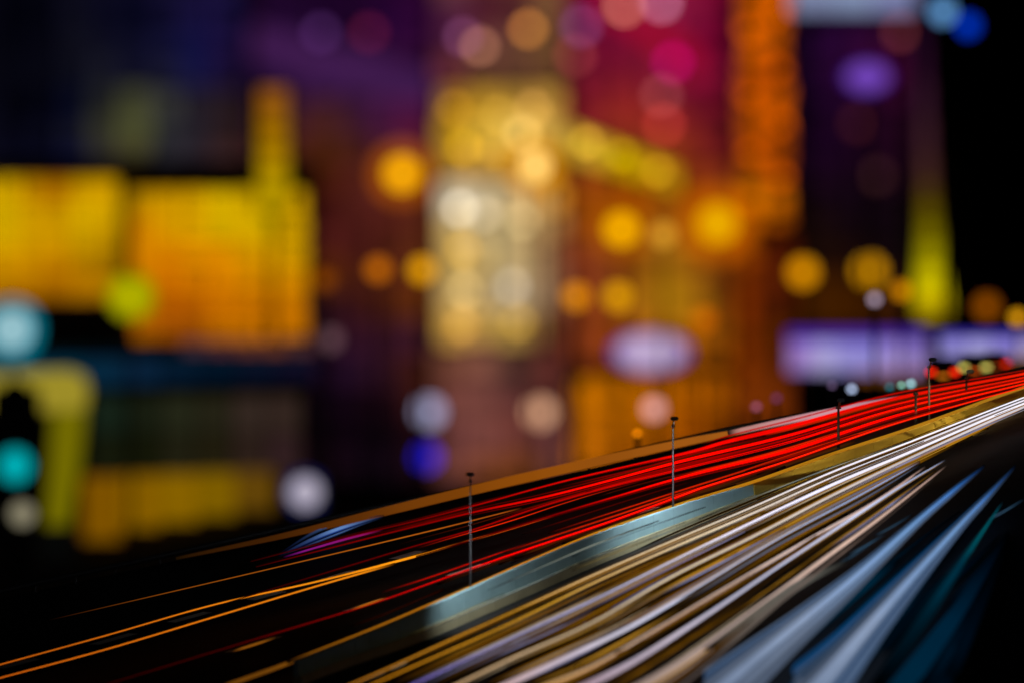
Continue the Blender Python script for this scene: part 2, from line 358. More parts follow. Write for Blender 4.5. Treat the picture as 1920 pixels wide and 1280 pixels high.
for x, y in ((1590,1040), (1560,1062), (1640,1004), (1850,975)):
    trail([(x,y,3),(x+32,y-17,3),(x+70,y-40,2)], [(0,(50,75,95)),(1,(40,70,95))], .3, 'tiny pale blue dash near the big blue white streaks', 'tiny blue dashes', 16, .1, (.3,.4))
trail([(1560,925,9),(1713,863,10),(1780,833,9),(1850,797,7),(1915,764,5),(1990,726,4)], [(0,(110,70,5)),(.4,(165,108,10)),(1,(120,80,15))], .4, 'gold streak bounding the white streaks on the right', None, 40, .06, (.2,0))
for i in range(34):   # gold tint of the lit asphalt, put in as dim glowing strands
    j = random.choice((0, 1, 2, 2, 3, 3, 4, 5)); u0 = random.uniform(0.0, 0.5); u1 = min(1, u0 + random.uniform(0.3, 0.5))
    cc = random.choice(((58,36,2), (44,27,2), (70,44,4), (36,22,3)) if j < 5 else ((34,24,30), (40,30,24)))
    trail(between(w_def[j][0], w_def[j+1][0], random.uniform(.15, .85), u0, u1, random.uniform(8, 18)), [(0, cc), (1, cc)], .12,
          'broad dull gold painted road sheen low between the %s and %s pale streaks of the near lanes' % (ORD[j], ORD[j+1]), 'broad dull gold painted sheen of the near lanes', 24, .2, (.35, .35), 1, 5, .45, 1)
for i in range(90):
    j = random.choice((0, 0, 1, 1, 2, 2, 2, 3, 3, 3, 4, 5, 6)); u0 = random.uniform(0.0, 0.65); u1 = min(1, u0 + random.uniform(0.2, 0.45))
    cs = [(140,92,8), (110,70,4), (165,118,34), (95,58,8), (170,150,120), (85,52,5)] + ([(130,130,165)] if j > 1 else [])
    cc = random.choice(cs); w_ = random.uniform(1.2, 5 if j > 2 else 3.2)
    trail(between(w_def[j][0], w_def[j+1][0], random.uniform(.12, .88), u0, u1, w_), [(0, cc), (1, cc)], .45,
          'faint thin %s streak between the %s and %s pale streaks of the near lanes' % ('gold' if cc[2] < 60 else 'pale', ORD[j], ORD[j+1]), 'faint streaks between the white ones', 24, .15, (.3, .3))
for i in range(9):
    f = random.uniform(.3, .95); k0 = random.randint(14, 70); k1 = k0 + random.randint(16, 34)
    pts = [(bs[q][0], ts[q][1] + (bs[q][0] - ts[q][0]) * -.42 + f * (bs[q][1] - ts[q][1] + (bs[q][0] - ts[q][0]) * .42), random.uniform(1, 2.6)) for q in range(k0, k1, 4)]
    cc = random.choice(((125,130,118), (130,112,60), (120,100,30), (105,125,130)))
    trail(pts, [(0, cc), (1, cc)], .8, 'fine pale streak running across the face of the median barrier', 'fine streaks across the barrier', 24, .1, (.35,.35))
for i in range(14):
    a = reds[4][0]; t = random.uniform(.15, .8); x0 = random.uniform(640, 1500)
    pts = []
    for k in range(5):
        x = x0 + k * random.uniform(35, 60)
        yr = [p for p in spline(a, 200) if p[0] >= x][0][1]; yb = [p for p in spline(TOP, 200) if p[0] >= x][0][1]
        pts.append((x, yr * (1-t) + yb * t, random.uniform(2, 6)))
    cc = random.choice(((40,14,2), (62,28,4), (36,6,0)))
    trail(pts, [(0, cc), (1, cc)], .3, 'faint brown streak between the red streaks and the barrier', 'faint brown streaks by the barrier', 20, .1, (.3,.3))

# ------------------------------------------------------------------ slim posts on the median
posts = [(882, 1012, 905, 4.5, 'slim pale post leftmost on the median'), (1262, 951, 800, 5.5, 'slim pale post in front of the amber shop front'),
         (1572, 838, 766, 8, 'dark post crossing the red streaks below the long violet sign'), (1717, 790, 740, 8, 'dark post under the right end of the long violet sign'),
         (1742, 783, 690, 6, 'thin tall pale post beside the small red lights'), (1812, 754, 712, 7, 'dark short post right of the small red lights'), (1876, 738, 712, 6, 'short dark post nearest the right edge')]
for x, yb, yt, w, lab in posts:
    yf = [q for q in spline(BOT, 300) if q[0] >= x][0][1] - 7      # foot just behind the barrier
    p = on_road(x, yf); h = (yf - yt) / F / KD * p.y; r = w / 2 / F / KD * p.y
    pale = x in (882, 1262, 1742); lit = pale or x in (1572, 1812)
    t = thing('median_post', p, lab, 'post', 'posts along the median')
    m_ = M['post_grey'] if pale else M['dark']
    bm = bmesh.new(); cyl(bm, 0, 0, -.02, h, r * .8, r * .55, 12); bmo('shaft', bm, m_, t, True)
    bm = bmesh.new(); cyl(bm, 0, 0, -.02, .09, r * 2.2, r * 1.6, 12); bmo('base', bm, m_, t)
    bm = bmesh.new(); cyl(bm, 0, 0, h, h + .07, r * 1.5, r * .9, 12); bmo('cap', bm, m_, t)
    if lit:   # added arm, head and spot that light the barrier face
        L = 2.2
        bm = bmesh.new(); tube(bm, [Vector((0, -L * q / 8, h - .02 + .25 * math.sin(math.pi * q / 16))) for q in range(9)], r * .5); bmo('arm', bm, m_, t, True)
        hd = boxo('barrier_fill_head', (-.09, .09, -L - .3, -L + .05, h + .17, h + .26), m_, t, .02)
        ld = bpy.data.lights.new('lamp', 'SPOT'); ld.energy = 520 if x < 1300 else 120; ld.spot_size = math.radians(115 if x == 882 else 150); ld.spot_blend = .6
        ld.color = (.86, .95, 1.0) if x < 1300 else (1, .78, .35); ld.shadow_soft_size = .08
        lo_ = bpy.data.objects.new('barrier_fill_light', ld); COL.objects.link(lo_); lo_.parent = hd; lo_.location = (0, -L - .12, h + .14); lo_.rotation_euler = (math.radians(42), 0, math.radians(-38 if x == 882 else 0))

# ------------------------------------------------------------------ city: facades with lit windows
def pick(anchors, x, y):
    n = [0, 0, 0]; ws = 0
    for ax, ay, r, g, b in anchors:
        w = 1 / (((x-ax)**2 + (y-ay)**2) + 900) ** 1.8
        ws += w
        for i, v in enumerate((r, g, b)): n[i] += w * lin1(v)
    return [v / ws for v in n]
def pane(name, parent, o0, x0, x1, y0, y1, d, col, thick=.12, gain=1.0):
    a = at(x0, y1, d); b = at(x1, y0, d); ob = link(name, UNIT, None, parent)
    ob.location = (a + b) / 2 - o0; ob.scale = (b.x - a.x, thick, b.z - a.z); ob.color = (*[v * gain for v in col], 1)
    return ob
def building(name, label, x0, x1, ytop, d, anchors, cells, wallmat='wall', deep=14, jitter=.22, fill=.92, gain=1.0):
    """cells: list of (x0, x1, y0, y1, columns, rows) window fields"""
    a = at(x0, ytop, d); b = at(x1, ytop, d); o0 = Vector(((a.x + b.x) / 2, a.y, 0))
    t = thing(name, o0, label, 'building')
    wdt = (b.x - a.x) / 2
    boxo('wall', (-wdt, wdt, 0.2, deep, 0, a.z), M[wallmat], t)
    boxo('roof', (-wdt - .15, wdt + .15, 0.05, deep + .15, a.z + .004, a.z + .5), M['dark'], t)
    for cx0, cx1, cy0, cy1, nc, nr in cells:
        cw, ch = (cx1 - cx0) / nc, (cy1 - cy0) / nr
        for i in range(nc):
            for j in range(nr):
                mx, my = cx0 + (i + .5) * cw, cy0 + (j + .5) * ch
                br = random.uniform(1 - jitter, 1 + jitter); c_ = [v * br for v in pick(anchors, mx, my)]
                fw, fh = min(.985, fill * random.uniform(.86, 1.14)), min(.985, fill * random.uniform(.86, 1.14))   # uneven pane sizes break up the regular grid
                ox, oy = random.uniform(-1, 1) * (.99 - fw) / 2, random.uniform(-1, 1) * (.99 - fh) / 2
                mx += ox * cw; my += oy * ch
                pane('window', t, o0, mx - cw * fw / 2, mx + cw * fw / 2, my - ch * fh / 2, my + ch * fh / 2, d + .1, c_, .16, gain / fw / fh)  # dim panes hold the glow of lamp-lit walls as emission
    return t, o0
NAVY = [(50,40,2,2,10),(250,40,5,5,25),(400,40,22,15,55),(60,200,1,1,8),(150,200,3,5,25),(250,130,8,8,30),(370,110,14,16,64),(335,240,32,34,48),(260,235,78,80,44),(410,220,35,22,22),(450,110,26,10,48),(60,300,5,5,20),(150,310,8,10,40),(250,310,52,42,20),(340,300,38,38,52),(410,300,62,36,34)]
building('office_tower', 'dark navy office tower with a few dim windows at upper left', -80, 462, -90, 405, NAVY, [(-60, 455, -50, 330, 9, 7)], 'navy')
MAR = [(500,20,25,5,35),(620,20,25,3,35),(750,40,30,3,42),(800,30,45,6,45),(450,150,22,8,45),(600,140,46,18,60),(520,100,34,12,52),(700,180,52,20,62),(780,230,78,16,52),(620,260,75,35,10),(600,330,72,26,10),(680,400,68,25,20),(740,400,80,28,22),(780,350,84,34,20),(590,400,60,15,15),(640,450,66,20,20),(600,520,92,40,0),(700,570,60,20,15),(760,565,112,52,0),(700,625,45,15,36),(770,620,52,20,42),(620,590,30,10,25),(650,680,30,12,34),(740,680,46,18,30),(650,780,3,1,6),(720,780,5,2,8),(790,690,74,30,12),(600,700,24,8,30),(700,880,15,6,15),(800,450,90,40,20)]
mar, mo = building('hotel_block', 'dark maroon and purple lit block left of the cream windowed tower', 470, 812, -90, 425, MAR, [(478, 806, -50, 900, 6, 16)])
CR = [(850,60,60,12,52),(930,20,60,12,30),(940,135,48,5,40),(1000,140,50,5,32),(860,140,90,20,50),(850,190,150,105,20),(930,200,170,128,22),(1000,185,168,120,36),(860,270,176,132,0),(930,255,182,148,50),(1000,240,190,165,90),(870,320,150,98,20),(950,320,195,135,30),(1040,270,205,145,20),(1035,350,195,125,0),(860,385,198,184,156),(910,390,192,178,146),(970,400,182,166,122),(1010,420,150,110,60),(860,460,192,152,52),(960,470,176,150,86),(860,530,188,158,98),(955,530,172,158,134),(860,610,192,148,62),(960,610,176,142,62),(1040,480,105,48,35),(1040,600,92,36,30),(880,690,108,54,58),(960,690,38,4,30),(1030,690,80,28,30),(830,690,60,22,20),(880,820,116,66,62),(960,800,100,50,46),(1030,800,90,48,50),(940,870,100,50,12),(820,820,60,25,30)]
building('cream_tower', 'tall building with cream and yellow lit windows at the centre', 814, 1058, -90, 392, CR, [(818, 1054, -50, 160, 4, 4), (822, 1052, 168, 330, 4, 3), (826, 920, 344, 642, 2, 5), (930, 1022, 344, 642, 2, 5), (818, 1054, 650, 900, 4, 5), (1030, 1056, 344, 640, 1, 6)], jitter=.2, fill=.93, gain=1.25)
CRIM = [(1070,20,90,8,50),(1060,150,98,16,40),(1150,110,110,14,40),(1200,40,112,10,50),(1130,60,98,6,42),(1330,60,88,0,34),(1330,200,92,5,30),(1330,300,95,14,22),(1250,200,112,26,36),(1170,190,118,22,30),(1080,210,110,20,30),(1180,240,120,40,20),(1290,130,120,8,50),(1080,400,132,62,5),(1100,500,112,42,24),(1060,640,115,46,25),(1130,640,126,52,12),(1240,330,140,66,0),(1190,370,140,62,0),(1260,450,150,100,22),(1260,540,172,122,12),(1330,520,92,36,10),(1300,350,130,50,5),(1330,680,150,76,5),(1200,500,120,58,10),(1320,440,170,90,0)]
cri, co = building('crimson_block', 'crimson lit block with orange lower floors right of the cream tower', 1062, 1372, -90, 432, CRIM, [(1066, 1370, -50, 690, 6, 14)], jitter=.16, gain=1.08)
ORG = [(1400,30,165,70,0),(1430,60,180,82,0),(1400,150,172,70,0),(1440,200,178,76,0),(1470,120,120,40,5),(1440,300,172,70,0),(1400,380,180,100,0),(1440,370,180,95,0),(1475,320,115,38,8),(1480,420,120,45,0),(1430,420,140,60,0)]
building('orange_tower', 'tall slender tower glowing orange from top to bottom', 1378, 1490, -90, 378, ORG, [(1388, 1478, -50, 432, 2, 12)], jitter=.3, fill=.8, gain=1.05)
ORL = [(1390,470,140,60,0),(1385,560,140,52,0),(1390,680,130,50,0),(1440,480,60,12,4),(1440,560,62,16,5),(1450,680,72,26,5),(1400,740,112,46,4),(1480,620,60,26,0)]
building('orange_annex', 'narrow orange and brown lit annex below the orange tower', 1376, 1500, 438, 366, ORL, [(1380, 1496, 446, 800, 3, 7)], jitter=.25)
DRK = [(1550,60,34,5,45),(1650,60,42,6,42),(1540,150,28,4,36),(1680,110,52,5,36),(1550,250,22,3,26),(1600,400,14,4,14),(1680,450,12,5,10),(1550,450,20,8,5),(1580,570,62,28,0),(1690,250,26,4,20)]
building('dark_tower', 'dark tower carrying the violet oval sign at upper right', 1502, 1712, -90, 440, DRK, [(1508, 1706, 40, 620, 4, 11)])
SHOP = [(1100,730,172,95,0),(1200,760,180,98,0),(1300,740,168,86,0),(1100,840,172,92,4),(1340,800,118,54,0),(1200,840,150,74,0),(1300,830,130,56,0)]
building('shop_front', 'amber lit shop front behind the road below the oval lavender sign', 1066, 1372, 698, 350, SHOP, [(1072, 1366, 706, 880, 6, 3)], jitter=.2, fill=.88)
AMBP = [(0,360,200,155,0),(100,345,165,95,0),(180,350,200,150,0),(0,420,208,168,0),(100,430,205,150,0),(170,420,212,170,0),(0,500,206,142,0),(110,500,192,122,0),(200,480,150,105,0),(100,550,150,86,0),(20,560,150,90,0),
        (290,370,190,140,0),(270,440,215,130,0),(330,420,212,155,0),(420,410,210,172,0),(510,440,208,172,0),(560,420,196,146,0),(310,500,216,116,0),(400,500,216,126,0),(500,490,210,140,0),(340,570,162,76,0),(430,560,196,106,0),(510,560,198,112,0),(350,620,140,66,5),(430,620,180,100,0),(510,620,188,106,0)]
building('glass_hall', 'hall with two broad amber glowing window fronts at left', -60, 582, 322, 308, AMBP, [(-55, 224, 336, 562, 6, 5), (248, 574, 358, 636, 7, 6)], jitter=.08, fill=.97)

# slanted light bands on the facades
def slab(name, pix, d, dy, col, parent, o0, gain=1.0, material=None):
    bm = bmesh.new(); prism(bm, [at(x, y, d) - o0 for x, y in pix], dy)
    o = bmo(name, bm, material or M['pane'], parent)
    if col: o.color = (*lin(col, gain), 1)
    return o
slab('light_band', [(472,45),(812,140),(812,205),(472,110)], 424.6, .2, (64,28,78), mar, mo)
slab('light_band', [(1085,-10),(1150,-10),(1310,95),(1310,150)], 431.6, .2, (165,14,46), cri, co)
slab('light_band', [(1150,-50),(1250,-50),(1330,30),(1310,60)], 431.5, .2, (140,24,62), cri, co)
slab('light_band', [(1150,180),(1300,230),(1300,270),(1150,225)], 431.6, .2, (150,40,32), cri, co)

# yellow vertical sign
d = 304; o0 = at(512, 640, d); o0.z = 0
t = thing('blade_sign', o0, 'tall narrow yellow lit vertical sign above the amber hall', 'sign')
zt = at(512, 165, d).z; zb = at(512, 400, d).z
boxo('frame', (-.8, .8, .15, .5, zb - .1, zt + .15), M['dark'], t)
bm = bmesh.new(); cyl(bm, 0, .32, 0, zb - .1, .18, .14); bmo('pole', bm, M['dark'], t)
for i, cc in enumerate(((146,84,20), (152,98,4), (160,112,0), (172,130,0), (182,148,0), (184,150,0))):
    y0 = 166 + i * 39
    pane('sign_panel', t, o0, 486, 538, y0 + 1, y0 + 36, d, lin(cc), .25, 1.08)
# yellow slanted sign, three blocks
d = 352; o0 = at(1165, 640, d); o0.z = 0
t = thing('slanted_sign', o0, 'yellow lit sign sloping down to the right of the cream tower', 'sign')
slab('backing', [(1062,228),(1275,318),(1275,368),(1062,298)], d + .1, .25, None, t, o0, 1, M['dark'])
for (xa, xb, cc) in ((1066, 1134, (205,165,45)), (1138, 1204, (190,155,0)), (1208, 1270, (196,150,12))):
    f0, f1 = (xa - 1062) / 213, (xb - 1062) / 213
    slab('sign_panel', [(xa, 236 + 84*f0), (xb, 236 + 84*f1), (xb, 294 + 66*f1), (xa, 294 + 66*f0)], d, .09, cc, t, o0, 1.15)
bm = bmesh.new(); cyl(bm, 0, .4, 0, at(1165, 310, d).z, .15, .12); bmo('pole', bm, M['dark'], t)

# oval / bar signs
def oval_sign(name, label, x, y, w, h, d, col, rim=None, group=None, n=28, tilt=0):
    o0 = at(x, 640, d); o0.z = 0; t = thing(name, o0, label, 'sign', group)
    c0 = at(x, y, d); rw, rh = w / 2 * d / F, h / 2 * d / F
    def ring(s, yy): return [Vector((s*rw*math.cos(2*math.pi*k/n), yy, c0.z + s*rh*math.sin(2*math.pi*k/n))) for k in range(n)]
    bm = bmesh.new(); prism(bm, ring(1.0, 0.06), .25); o = bmo('rim', bm, M['pane'] if rim else M['dark'], t)
    if rim: o.color = (*lin(rim), 1)
    bm = bmesh.new(); prism(bm, ring(.82 if rim else .95, 0), .055); o = bmo('face', bm, M['pane'], t); o.color = (*lin(col, 1.1), 1)
    bm = bmesh.new(); cyl(bm, 0, .5, 0, c0.z, .12, .1); bmo('pole', bm, M['dark'], t)
    return t
oval_sign('oval_sign', 'lavender oval lit sign above the amber shop front', 1220, 660, 150, 76, 285, (182,160,196), (110,60,150))
oval_sign('oval_sign', 'violet oval lit sign high on the dark tower', 1626, 145, 92, 58, 300, (112,68,180), (62,18,120))
def bar_sign(label, x0, x1, y0, y1, d, cols, top, under):
    o0 = at((x0 + x1) / 2, 640, d); o0.z = 0; t = thing('bar_sign', o0, label, 'sign', None)
    n = len(cols); w = (x1 - x0) / n
    for i, cc in enumerate(cols): pane('sign_panel', t, o0, x0 + i*w + 1, x0 + (i+1)*w - 1, y0 + (y1-y0)*.26, y1, d, lin(cc), .2, 1.05)
    pane('top_strip', t, o0, x0, x1, y0, y0 + (y1-y0)*.25, d, lin(top), .2)
    if under: pane('under_strip', t, o0, x0 + (x1-x0)*.5, x1, y1 + 2, y1 + 13, d, lin(under), .2)
    a, b = at(x0, y1, d), at(x1, y0, d)
    boxo('backing', (a.x - o0.x, b.x - o0.x, .12, .4, a.z - .2, b.z + .1), M['dark'], t)
    for s in (a.x - o0.x + .3, b.x - o0.x - .3):
        bm = bmesh.new(); cyl(bm, s, .25, 0, a.z - .2, .1, .1); bmo('leg', bm, M['dark'], t)
bar_sign('long lavender and violet lit sign bar above the red streaks', 1478, 1738, 622, 696, 285, [(150,118,190),(166,158,208),(146,138,205),(140,132,205),(152,132,195),(140,120,185)], (70,36,170), (140,80,8))
bar_sign('shorter blue violet lit sign bar at the right edge', 1762, 1960, 622, 668, 240, [(135,128,195),(150,145,200),(130,120,195),(165,150,195)], (60,45,165), (140,90,8))
bar_sign('pale blue white lit bar at the top edge right of the orange tower', 1484, 1716, -40, 22, 330, [(125,135,170),(130,145,180),(125,130,175)], (130,140,180), None)

# spire; the floodlight on it is put into emissive tiers
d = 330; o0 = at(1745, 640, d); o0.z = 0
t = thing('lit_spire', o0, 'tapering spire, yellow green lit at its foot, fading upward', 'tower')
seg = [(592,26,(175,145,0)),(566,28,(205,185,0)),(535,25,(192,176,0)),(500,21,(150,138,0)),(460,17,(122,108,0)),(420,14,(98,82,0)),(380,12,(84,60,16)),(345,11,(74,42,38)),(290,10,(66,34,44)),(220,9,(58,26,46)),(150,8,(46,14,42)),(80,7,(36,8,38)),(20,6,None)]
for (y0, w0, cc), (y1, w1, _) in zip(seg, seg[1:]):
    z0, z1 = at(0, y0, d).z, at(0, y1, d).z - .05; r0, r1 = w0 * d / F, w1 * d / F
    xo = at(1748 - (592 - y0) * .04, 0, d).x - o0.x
    bm = bmesh.new(); cyl(bm, xo, 0, z0, z1, r0, r1, 16); o = bmo('floodlit_tier', bm, M['pane'], t, False); o.color = (*lin(cc, 1.35), 1)
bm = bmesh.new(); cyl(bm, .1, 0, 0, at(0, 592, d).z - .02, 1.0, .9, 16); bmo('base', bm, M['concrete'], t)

# ------------------------------------------------------------------ pavilion with yellow portal at left
d = 290
o0 = at(270, 640, d); o0.z = 0
t = thing('pavilion', o0, 'low pavilion with teal roof fascia, dim olive glass and golden lit base', 'building')
boxo('wall', (at(-60, 0, d).x - o0.x, at(585, 0, d).x - o0.x, .25, 9, 0, at(0, 650, d).z), M['wall'], t)
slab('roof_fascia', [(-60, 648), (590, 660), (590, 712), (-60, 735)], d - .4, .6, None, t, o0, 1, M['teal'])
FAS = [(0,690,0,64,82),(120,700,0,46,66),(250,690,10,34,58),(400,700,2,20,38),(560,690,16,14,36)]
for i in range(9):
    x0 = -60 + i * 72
    pane('fascia_glow', t, o0, x0 + 2, x0 + 70, 672, 728 - i * 2, d - .46, pick(FAS, x0 + 36, 695), .1)  # cyan lamp's light on the fascia, put into emissive panels
for i in range(5):
    x0 = 340 + i * 50
    pane('ledge_light', t, o0, x0 + 4, x0 + 46, 640, 660, d - .46, lin(((70,48,58), (88,46,50), (108,56,44), (116,60,42), (86,50,52))[i]), .1)
PAV = [(200,760,20,32,22),(350,770,34,36,22),(500,750,52,40,34),(250,830,18,20,6),(400,830,30,26,12),(520,820,44,28,22),(560,880,50,30,40)]
for i in range(6):
    for j in range(2):
        x0 = 170 + i * 66; y0 = 738 + j * 76
        pane('window', t, o0, x0 + 2, x0 + 63, y0 + 2, y0 + 73, d + .15, [v for v in pick(PAV, x0 + 33, y0 + 36)], .18, 1.05)
GOLD = [(200,930,122,80,0),(210,990,130,76,0),(300,920,136,98,0),(400,910,124,92,0),(500,900,90,60,10)]
for i in range(5):
    x0 = 155 + i * 72; f = i / 5
    pane('base_light', t, o0, x0 + 1, x0 + 71, 892 - f * 14, 1000 - f * 55 if i else 1012, d - .1, pick(GOLD, x0 + 36, 940), .2)
d = 276; o0 = at(60, 640, d); o0.z = 0
t = thing('portal_frame', o0, 'yellow lit portal frame with rounded corner at the left edge', 'portal')
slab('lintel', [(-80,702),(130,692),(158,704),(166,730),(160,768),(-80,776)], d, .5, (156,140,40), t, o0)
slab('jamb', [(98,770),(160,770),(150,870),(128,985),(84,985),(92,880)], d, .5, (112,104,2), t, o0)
slab('plinth', [(70,988),(140,988),(140,1050),(70,1050)], d, .5, None, t, o0, 1, M['concrete'])

# ------------------------------------------------------------------ lamps
def lamp(label, x, y, D, col, d=None, kind='street_lamp', cat='street lamp', group=None, wall=False, halo=None, ratio=.62, gain=1.0):
    """a globe whose blurred disc spans D pixels"""
    if d is None:
        b = D / (1 + ratio); d = depth_for(b)
    b = blur(d); L = max(D - b, .26 * b)
    r = L / 2 * d / F
    p = at(x, y, d); k = max(1.0, (b / L) ** 2) * gain * (.95 if halo else 1.0)
    if wall:
        t = thing(kind, p, label, cat, group)
        g = link('globe', GLOBE, None, t); g.scale = (2*r, 2*r, 2*r); g.color = (*lin(col, k), 1)
        bm = bmesh.new(); cyl(bm, 0, 0, -r - .25, -r + .04, .12, .2, 10); bmo('holder', bm, M['dark'], t)
        boxo('bracket', (-.05, .05, -.05, (wall - d) * KD, -r - .27, -r - .17), M['dark'], t)
        return t
    t = thing(kind, (p.x, p.y, 0), label, cat, group)
    g = link('globe', GLOBE, None, t); g.location = (0, 0, p.z); g.scale = (2*r, 2*r, 2*r); g.color = (*lin(col, k), 1)
    if halo:  # glow around the globe, put in as an emissive disc
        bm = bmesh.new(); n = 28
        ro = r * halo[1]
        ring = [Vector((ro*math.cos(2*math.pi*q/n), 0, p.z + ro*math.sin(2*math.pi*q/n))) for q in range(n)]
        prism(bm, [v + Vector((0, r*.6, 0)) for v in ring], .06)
        o = bmo('halo_disc', bm, M['pane'], t); o.color = (*lin(halo[0]), 1)
    bm = bmesh.new(); cyl(bm, 0, 0, .3, max(.5, p.z - r + .03), .11, .06, 10); bmo('pole', bm, M['dark'], t)
    bm = bmesh.new(); cyl(bm, 0, 0, 0, .32, .2, .13, 10); bmo('base', bm, M['dark'], t)
    bm = bmesh.new(); cyl(bm, 0, 0, p.z + r - .04, p.z + r + .12, r * .5, r * .12, 12); bmo('cap', bm, M['dark'], t)
    return t
G = 'amber globe street lamps in the middle'
Y = (215,158,10)
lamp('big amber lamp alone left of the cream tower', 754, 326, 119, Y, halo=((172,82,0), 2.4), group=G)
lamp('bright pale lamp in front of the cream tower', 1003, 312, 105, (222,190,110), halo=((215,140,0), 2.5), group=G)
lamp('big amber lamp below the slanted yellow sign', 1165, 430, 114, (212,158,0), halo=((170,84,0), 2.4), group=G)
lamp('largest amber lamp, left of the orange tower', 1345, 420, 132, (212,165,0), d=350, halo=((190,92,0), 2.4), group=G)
lamp('dull orange lamp, left of a pair beside the cream tower', 709, 505, 92, (150,78,0), group=G)
lamp('amber lamp, right of a pair beside the cream tower', 792, 506, 97, (188,128,0), group=G)
lamp('amber lamp, left of a pair above the lavender oval sign', 1080, 556, 95, (182,110,0), group=G)
lamp('amber lamp, right of a pair above the lavender oval sign', 1158, 556, 99, (178,125,0), group=G)
lamp('dull brown lamp right of the lavender oval sign', 1320, 600, 92, (148,72,0), group=G)
lamp('amber lamp below the dark tower, left of two', 1506, 511, 107, (185,120,0), group=G)
lamp('amber lamp below the dark tower, right of two', 1630, 508, 112, (184,125,0), group=G)
lamp('amber lamp between the right pair and the spire', 1690, 545, 74, (160,100,0), group=G)
lamp('dim orange lamp right of the spire', 1850, 575, 95, (112,56,0), group=G)
lamp('small yellow lamp at the right edge', 1908, 596, 64, (175,120,10), group=G)
lamp('dim brown lamp beside the amber hall', 608, 525, 89, (92,42,0), group=G)
lamp('small pale lamp beside the yellow column of light', 1243, 440, 92, (165,118,30), group=G)
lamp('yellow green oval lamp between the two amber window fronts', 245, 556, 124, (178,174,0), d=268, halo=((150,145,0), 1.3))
lamp('dim mauve lamp at the right end of the pavilion', 619, 636, 92, (76,52,58))
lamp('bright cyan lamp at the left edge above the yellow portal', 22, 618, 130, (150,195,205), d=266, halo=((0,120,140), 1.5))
lamp('pale mauve blue lamp left of centre above the road', 805, 771, 114, (128,130,160))
lamp('deep blue lamp under the pale mauve blue lamp', 800, 856, 107, (18,18,165))
lamp('peach lamp left of the amber shop front', 1012, 772, 112, (186,140,108))
lamp('pinkish lavender lamp over the slim post before the shop front', 1226, 765, 85, (180,128,122))
lamp('white lamp with blue halo by the road edge at lower left', 572, 922, 113, (184,176,194), d=270, halo=((14,24,80), 1.4))
d = 262; b_ = blur(d); o0 = at(28, 640, d); o0.z = 0
t = thing('traffic_signal', o0, 'traffic signal glowing teal in a black housing at the left edge', 'traffic signal')
zc = at(28, 872, d).z; rr = .62
bm = bmesh.new(); cyl(bm, 0, .3, 0, zc - 1.2, .1, .08); bmo('pole', bm, M['dark'], t)
boxo('housing', (-.95, .95, .12, .6, zc - .95, zc + 2.9), M['dark'], t, .08)
for i, cc in enumerate(((0,152,158), None, None)):
    bm = bmesh.new(); n = 24
    prism(bm, [Vector((rr*math.cos(2*math.pi*q/n), 0, zc + i * 1.3 + rr*math.sin(2*math.pi*q/n))) for q in range(n)], .1)
    o = bmo('lens', bm, M['glow'] if cc else M['dark'], t)
    if cc: o.color = (*lin(cc, 1.25), 1)
lamp('pale greyish lamp under the teal traffic signal at the left edge', 42, 962, 92, (124,118,96), d=255)
# lamps on the facades
UP = 'round lights high on the facades'
for x, y, D, cc, wd, lab in (
    (868, 70, 88, (112,62,100), 392, 'dim rose round light at the upper left of the cream tower'), (900, 88, 84, (165,110,85), 392, 'pale peach round light high on the cream tower'),
    (990, 55, 96, (190,120,50), 392, 'large peach amber round light at the top of the cream tower'), (1090, 50, 76, (104,60,108), 432, 'mauve round light right of the peach amber one'),
    (1078, 105, 78, (125,50,48), 432, 'dull rose round light under the mauve one'), (692, 62, 76, (84,18,42), 425, 'dark red round light left at the top'),
    (602, 62, 76, (66,34,84), 425, 'dim purple round light above the purple band'), (1262, 118, 82, (160,0,95), 432, 'magenta round light on the crimson block'),
    (1240, 180, 78, (125,62,62), 432, 'greyish rose round light under the magenta one'), (1245, 235, 84, (165,50,42), 432, 'brick red round light above the slanted sign'),
    (1170, 12, 90, (195,120,100), 432, 'pale salmon round light at the top edge'), (1240, 5, 80, (180,120,150), 432, 'pale pink round light at the top edge'),
    (1690, 60, 76, (98,40,36), 440, 'dull brown round light above the violet oval sign'), (1608, 232, 74, (52,18,18), 440, 'very dim brown round light below the violet oval sign'), (1645, 330, 74, (44,22,20), 440, 'very dim round light halfway down the dark tower')):
    lamp(lab, x, y, D, cc, d=wd - 22, kind='facade_light', cat='light', group=UP, wall=wd, gain=.42)
for x, y, cc, where in ((852,205,(150,105,20),'upper left'), (868,278,(165,125,0),'upper left'), (935,215,(150,115,40),'upper middle'), (1000,205,(160,118,60),'upper right'), (978,252,(190,160,90),'upper right'), (925,282,(150,110,20),'upper middle'),
                        (862,392,(195,185,165),'middle left'), (905,402,(170,155,125),'middle left'), (980,415,(150,132,90),'middle right'), (868,470,(160,118,30),'middle left'), (872,545,(165,140,90),'lower left'), (960,538,(150,140,125),'lower right'), (866,612,(165,118,45),'lower left'), (972,606,(150,115,40),'lower right')):
    lamp('added round warm light among the windows at the %s of the cream tower' % where, x, y, 86, cc, d=366, kind='facade_light', cat='light', group='round warm lights on the cream tower', wall=392, gain=.42)  # wall lights added as blur discs over the lit windows
for x, y, cc, where in ((1100,268,(190,150,40),'upper left end'), (1165,292,(150,125,0),'middle'), (1234,322,(165,125,20),'lower right end')):
    lamp('added round yellow light at the %s of the slanted yellow sign' % where, x, y, 82, cc, d=338, kind='facade_light', cat='light', group='round yellow lights on the slanted sign', wall=352, gain=.4)  # added to give the sign panels bright blur discs
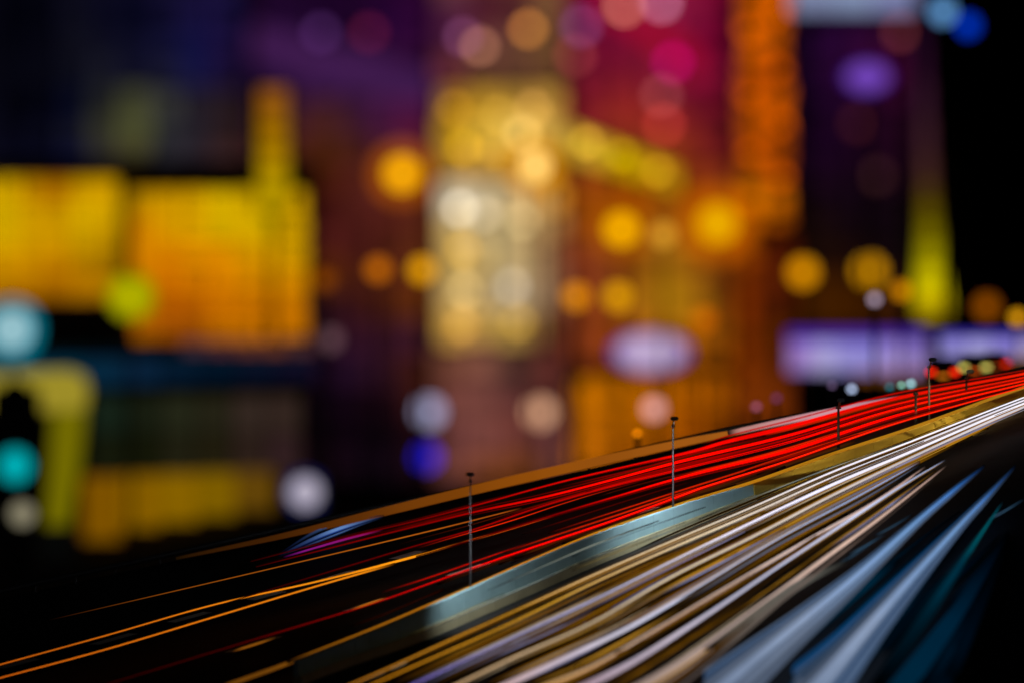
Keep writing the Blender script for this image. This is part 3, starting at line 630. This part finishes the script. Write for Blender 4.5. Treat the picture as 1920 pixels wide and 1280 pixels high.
for k in range(8):
    lamp('added round orange light on the %s edge of the orange tower' % ('left' if k % 2 else 'right'), (1402 if k % 2 else 1462) + random.uniform(-9, 9), 18 + k * 52 + random.uniform(-12, 12), 84, (165,66,0), d=356, kind='facade_light', cat='light', group='round orange lights up the orange tower', wall=378, gain=.3)  # added up the tower edges for their blur discs
lamp('vivid blue light at the top right corner', 1815, 48, 92, (0,38,150))
lamp('light blue light beside the vivid blue one', 1768, 22, 96, (75,120,165))
# small lights just beyond the ramp
SM = 'small lights just beyond the ramp'
for x, y, D, cc, lab in ((1597, 729, 32, (150,165,195), 'small blue white light under the long lavender sign'), (1560, 722, 30, (70,55,80), 'small dim mauve light under the long lavender sign'),
    (1668, 725, 28, (20,85,95), 'small dim teal light under the long lavender sign'), (1690, 722, 24, (110,170,150), 'small pale green light under the right end of the long sign'), (1708, 719, 28, (140,190,195), 'small pale cyan light at the right end of the long sign'),
    (1418, 762, 34, (105,55,75), 'small rosy light beside the foot of the orange annex'), (1456, 746, 36, (62,28,56), 'small dim purple light beside the foot of the orange annex'), (1640, 562, 50, (120,105,120), 'small greyish light under the right amber lamp'), (1195, 812, 30, (190,105,5), 'small orange light in the amber shop front')):
    lamp(lab, x, y, D, cc, d=depth_for(D * .68), kind='small_lamp', cat='lamp', group=SM)

# cars queueing at the far right just beyond the ramp edge
def car(x, y, d, w, lab, col, back):
    c0 = at(x, y, d); s = w / F * d / 1.75
    t = thing('car', (c0.x, c0.y, c0.z), lab, 'car', 'cars queueing beyond the ramp'); t.scale = (s, s, s)
    bm = bmesh.new()
    prof = [(-.85,.25),(.85,.25),(.88,.55),(.84,.85),(.62,1.35),(.5,1.42),(-.5,1.42),(-.62,1.35),(-.84,.85),(-.88,.55)]
    prism(bm, [Vector((px, 0, pz)) for px, pz in prof], 4.0)
    bmesh.ops.bevel(bm, geom=bm.edges[:], offset=.04, segments=2, affect='EDGES'); bmo('body', bm, M['dark'], t, True)
    slab_ = bmesh.new(); prism(slab_, [Vector(p) for p in ((-.7,-.02,.9),(.7,-.02,.9),(.54,-.02,1.3),(-.54,-.02,1.3))], .03); bmo('rear_window', slab_, M['navy'], t)
    for sx in (-.62, .62):
        o = boxo('tail_light', (sx - .2, sx + .2, -.05, .0, .6, .82), M['glow'], t, .02); o.color = (*lin(col, 2.2), 1)
        bm = bmesh.new(); bmesh.ops.create_cone(bm, cap_ends=True, segments=16, radius1=.32, radius2=.32, depth=.22, matrix=Matrix.Translation((sx, .7, .32)) @ Matrix.Rotation(math.pi/2, 4, 'Y')); bmo('wheel', bm, M['dark'], t)
    o = boxo('number_plate', (-.26, .26, -.04, 0, .45, .57), M['glow'], t); o.color = (*lin(back, 1.5), 1)
car(1768, 722, 196, 62, 'car with red lights under the gap between the violet signs', (255,40,10), (220,120,20))
car(1828, 712, 200, 60, 'car with yellow lights under the right violet sign', (200,190,90), (220,90,20))
car(1868, 703, 204, 54, 'car with red lights nearest the right edge', (230,30,10), (150,60,10))
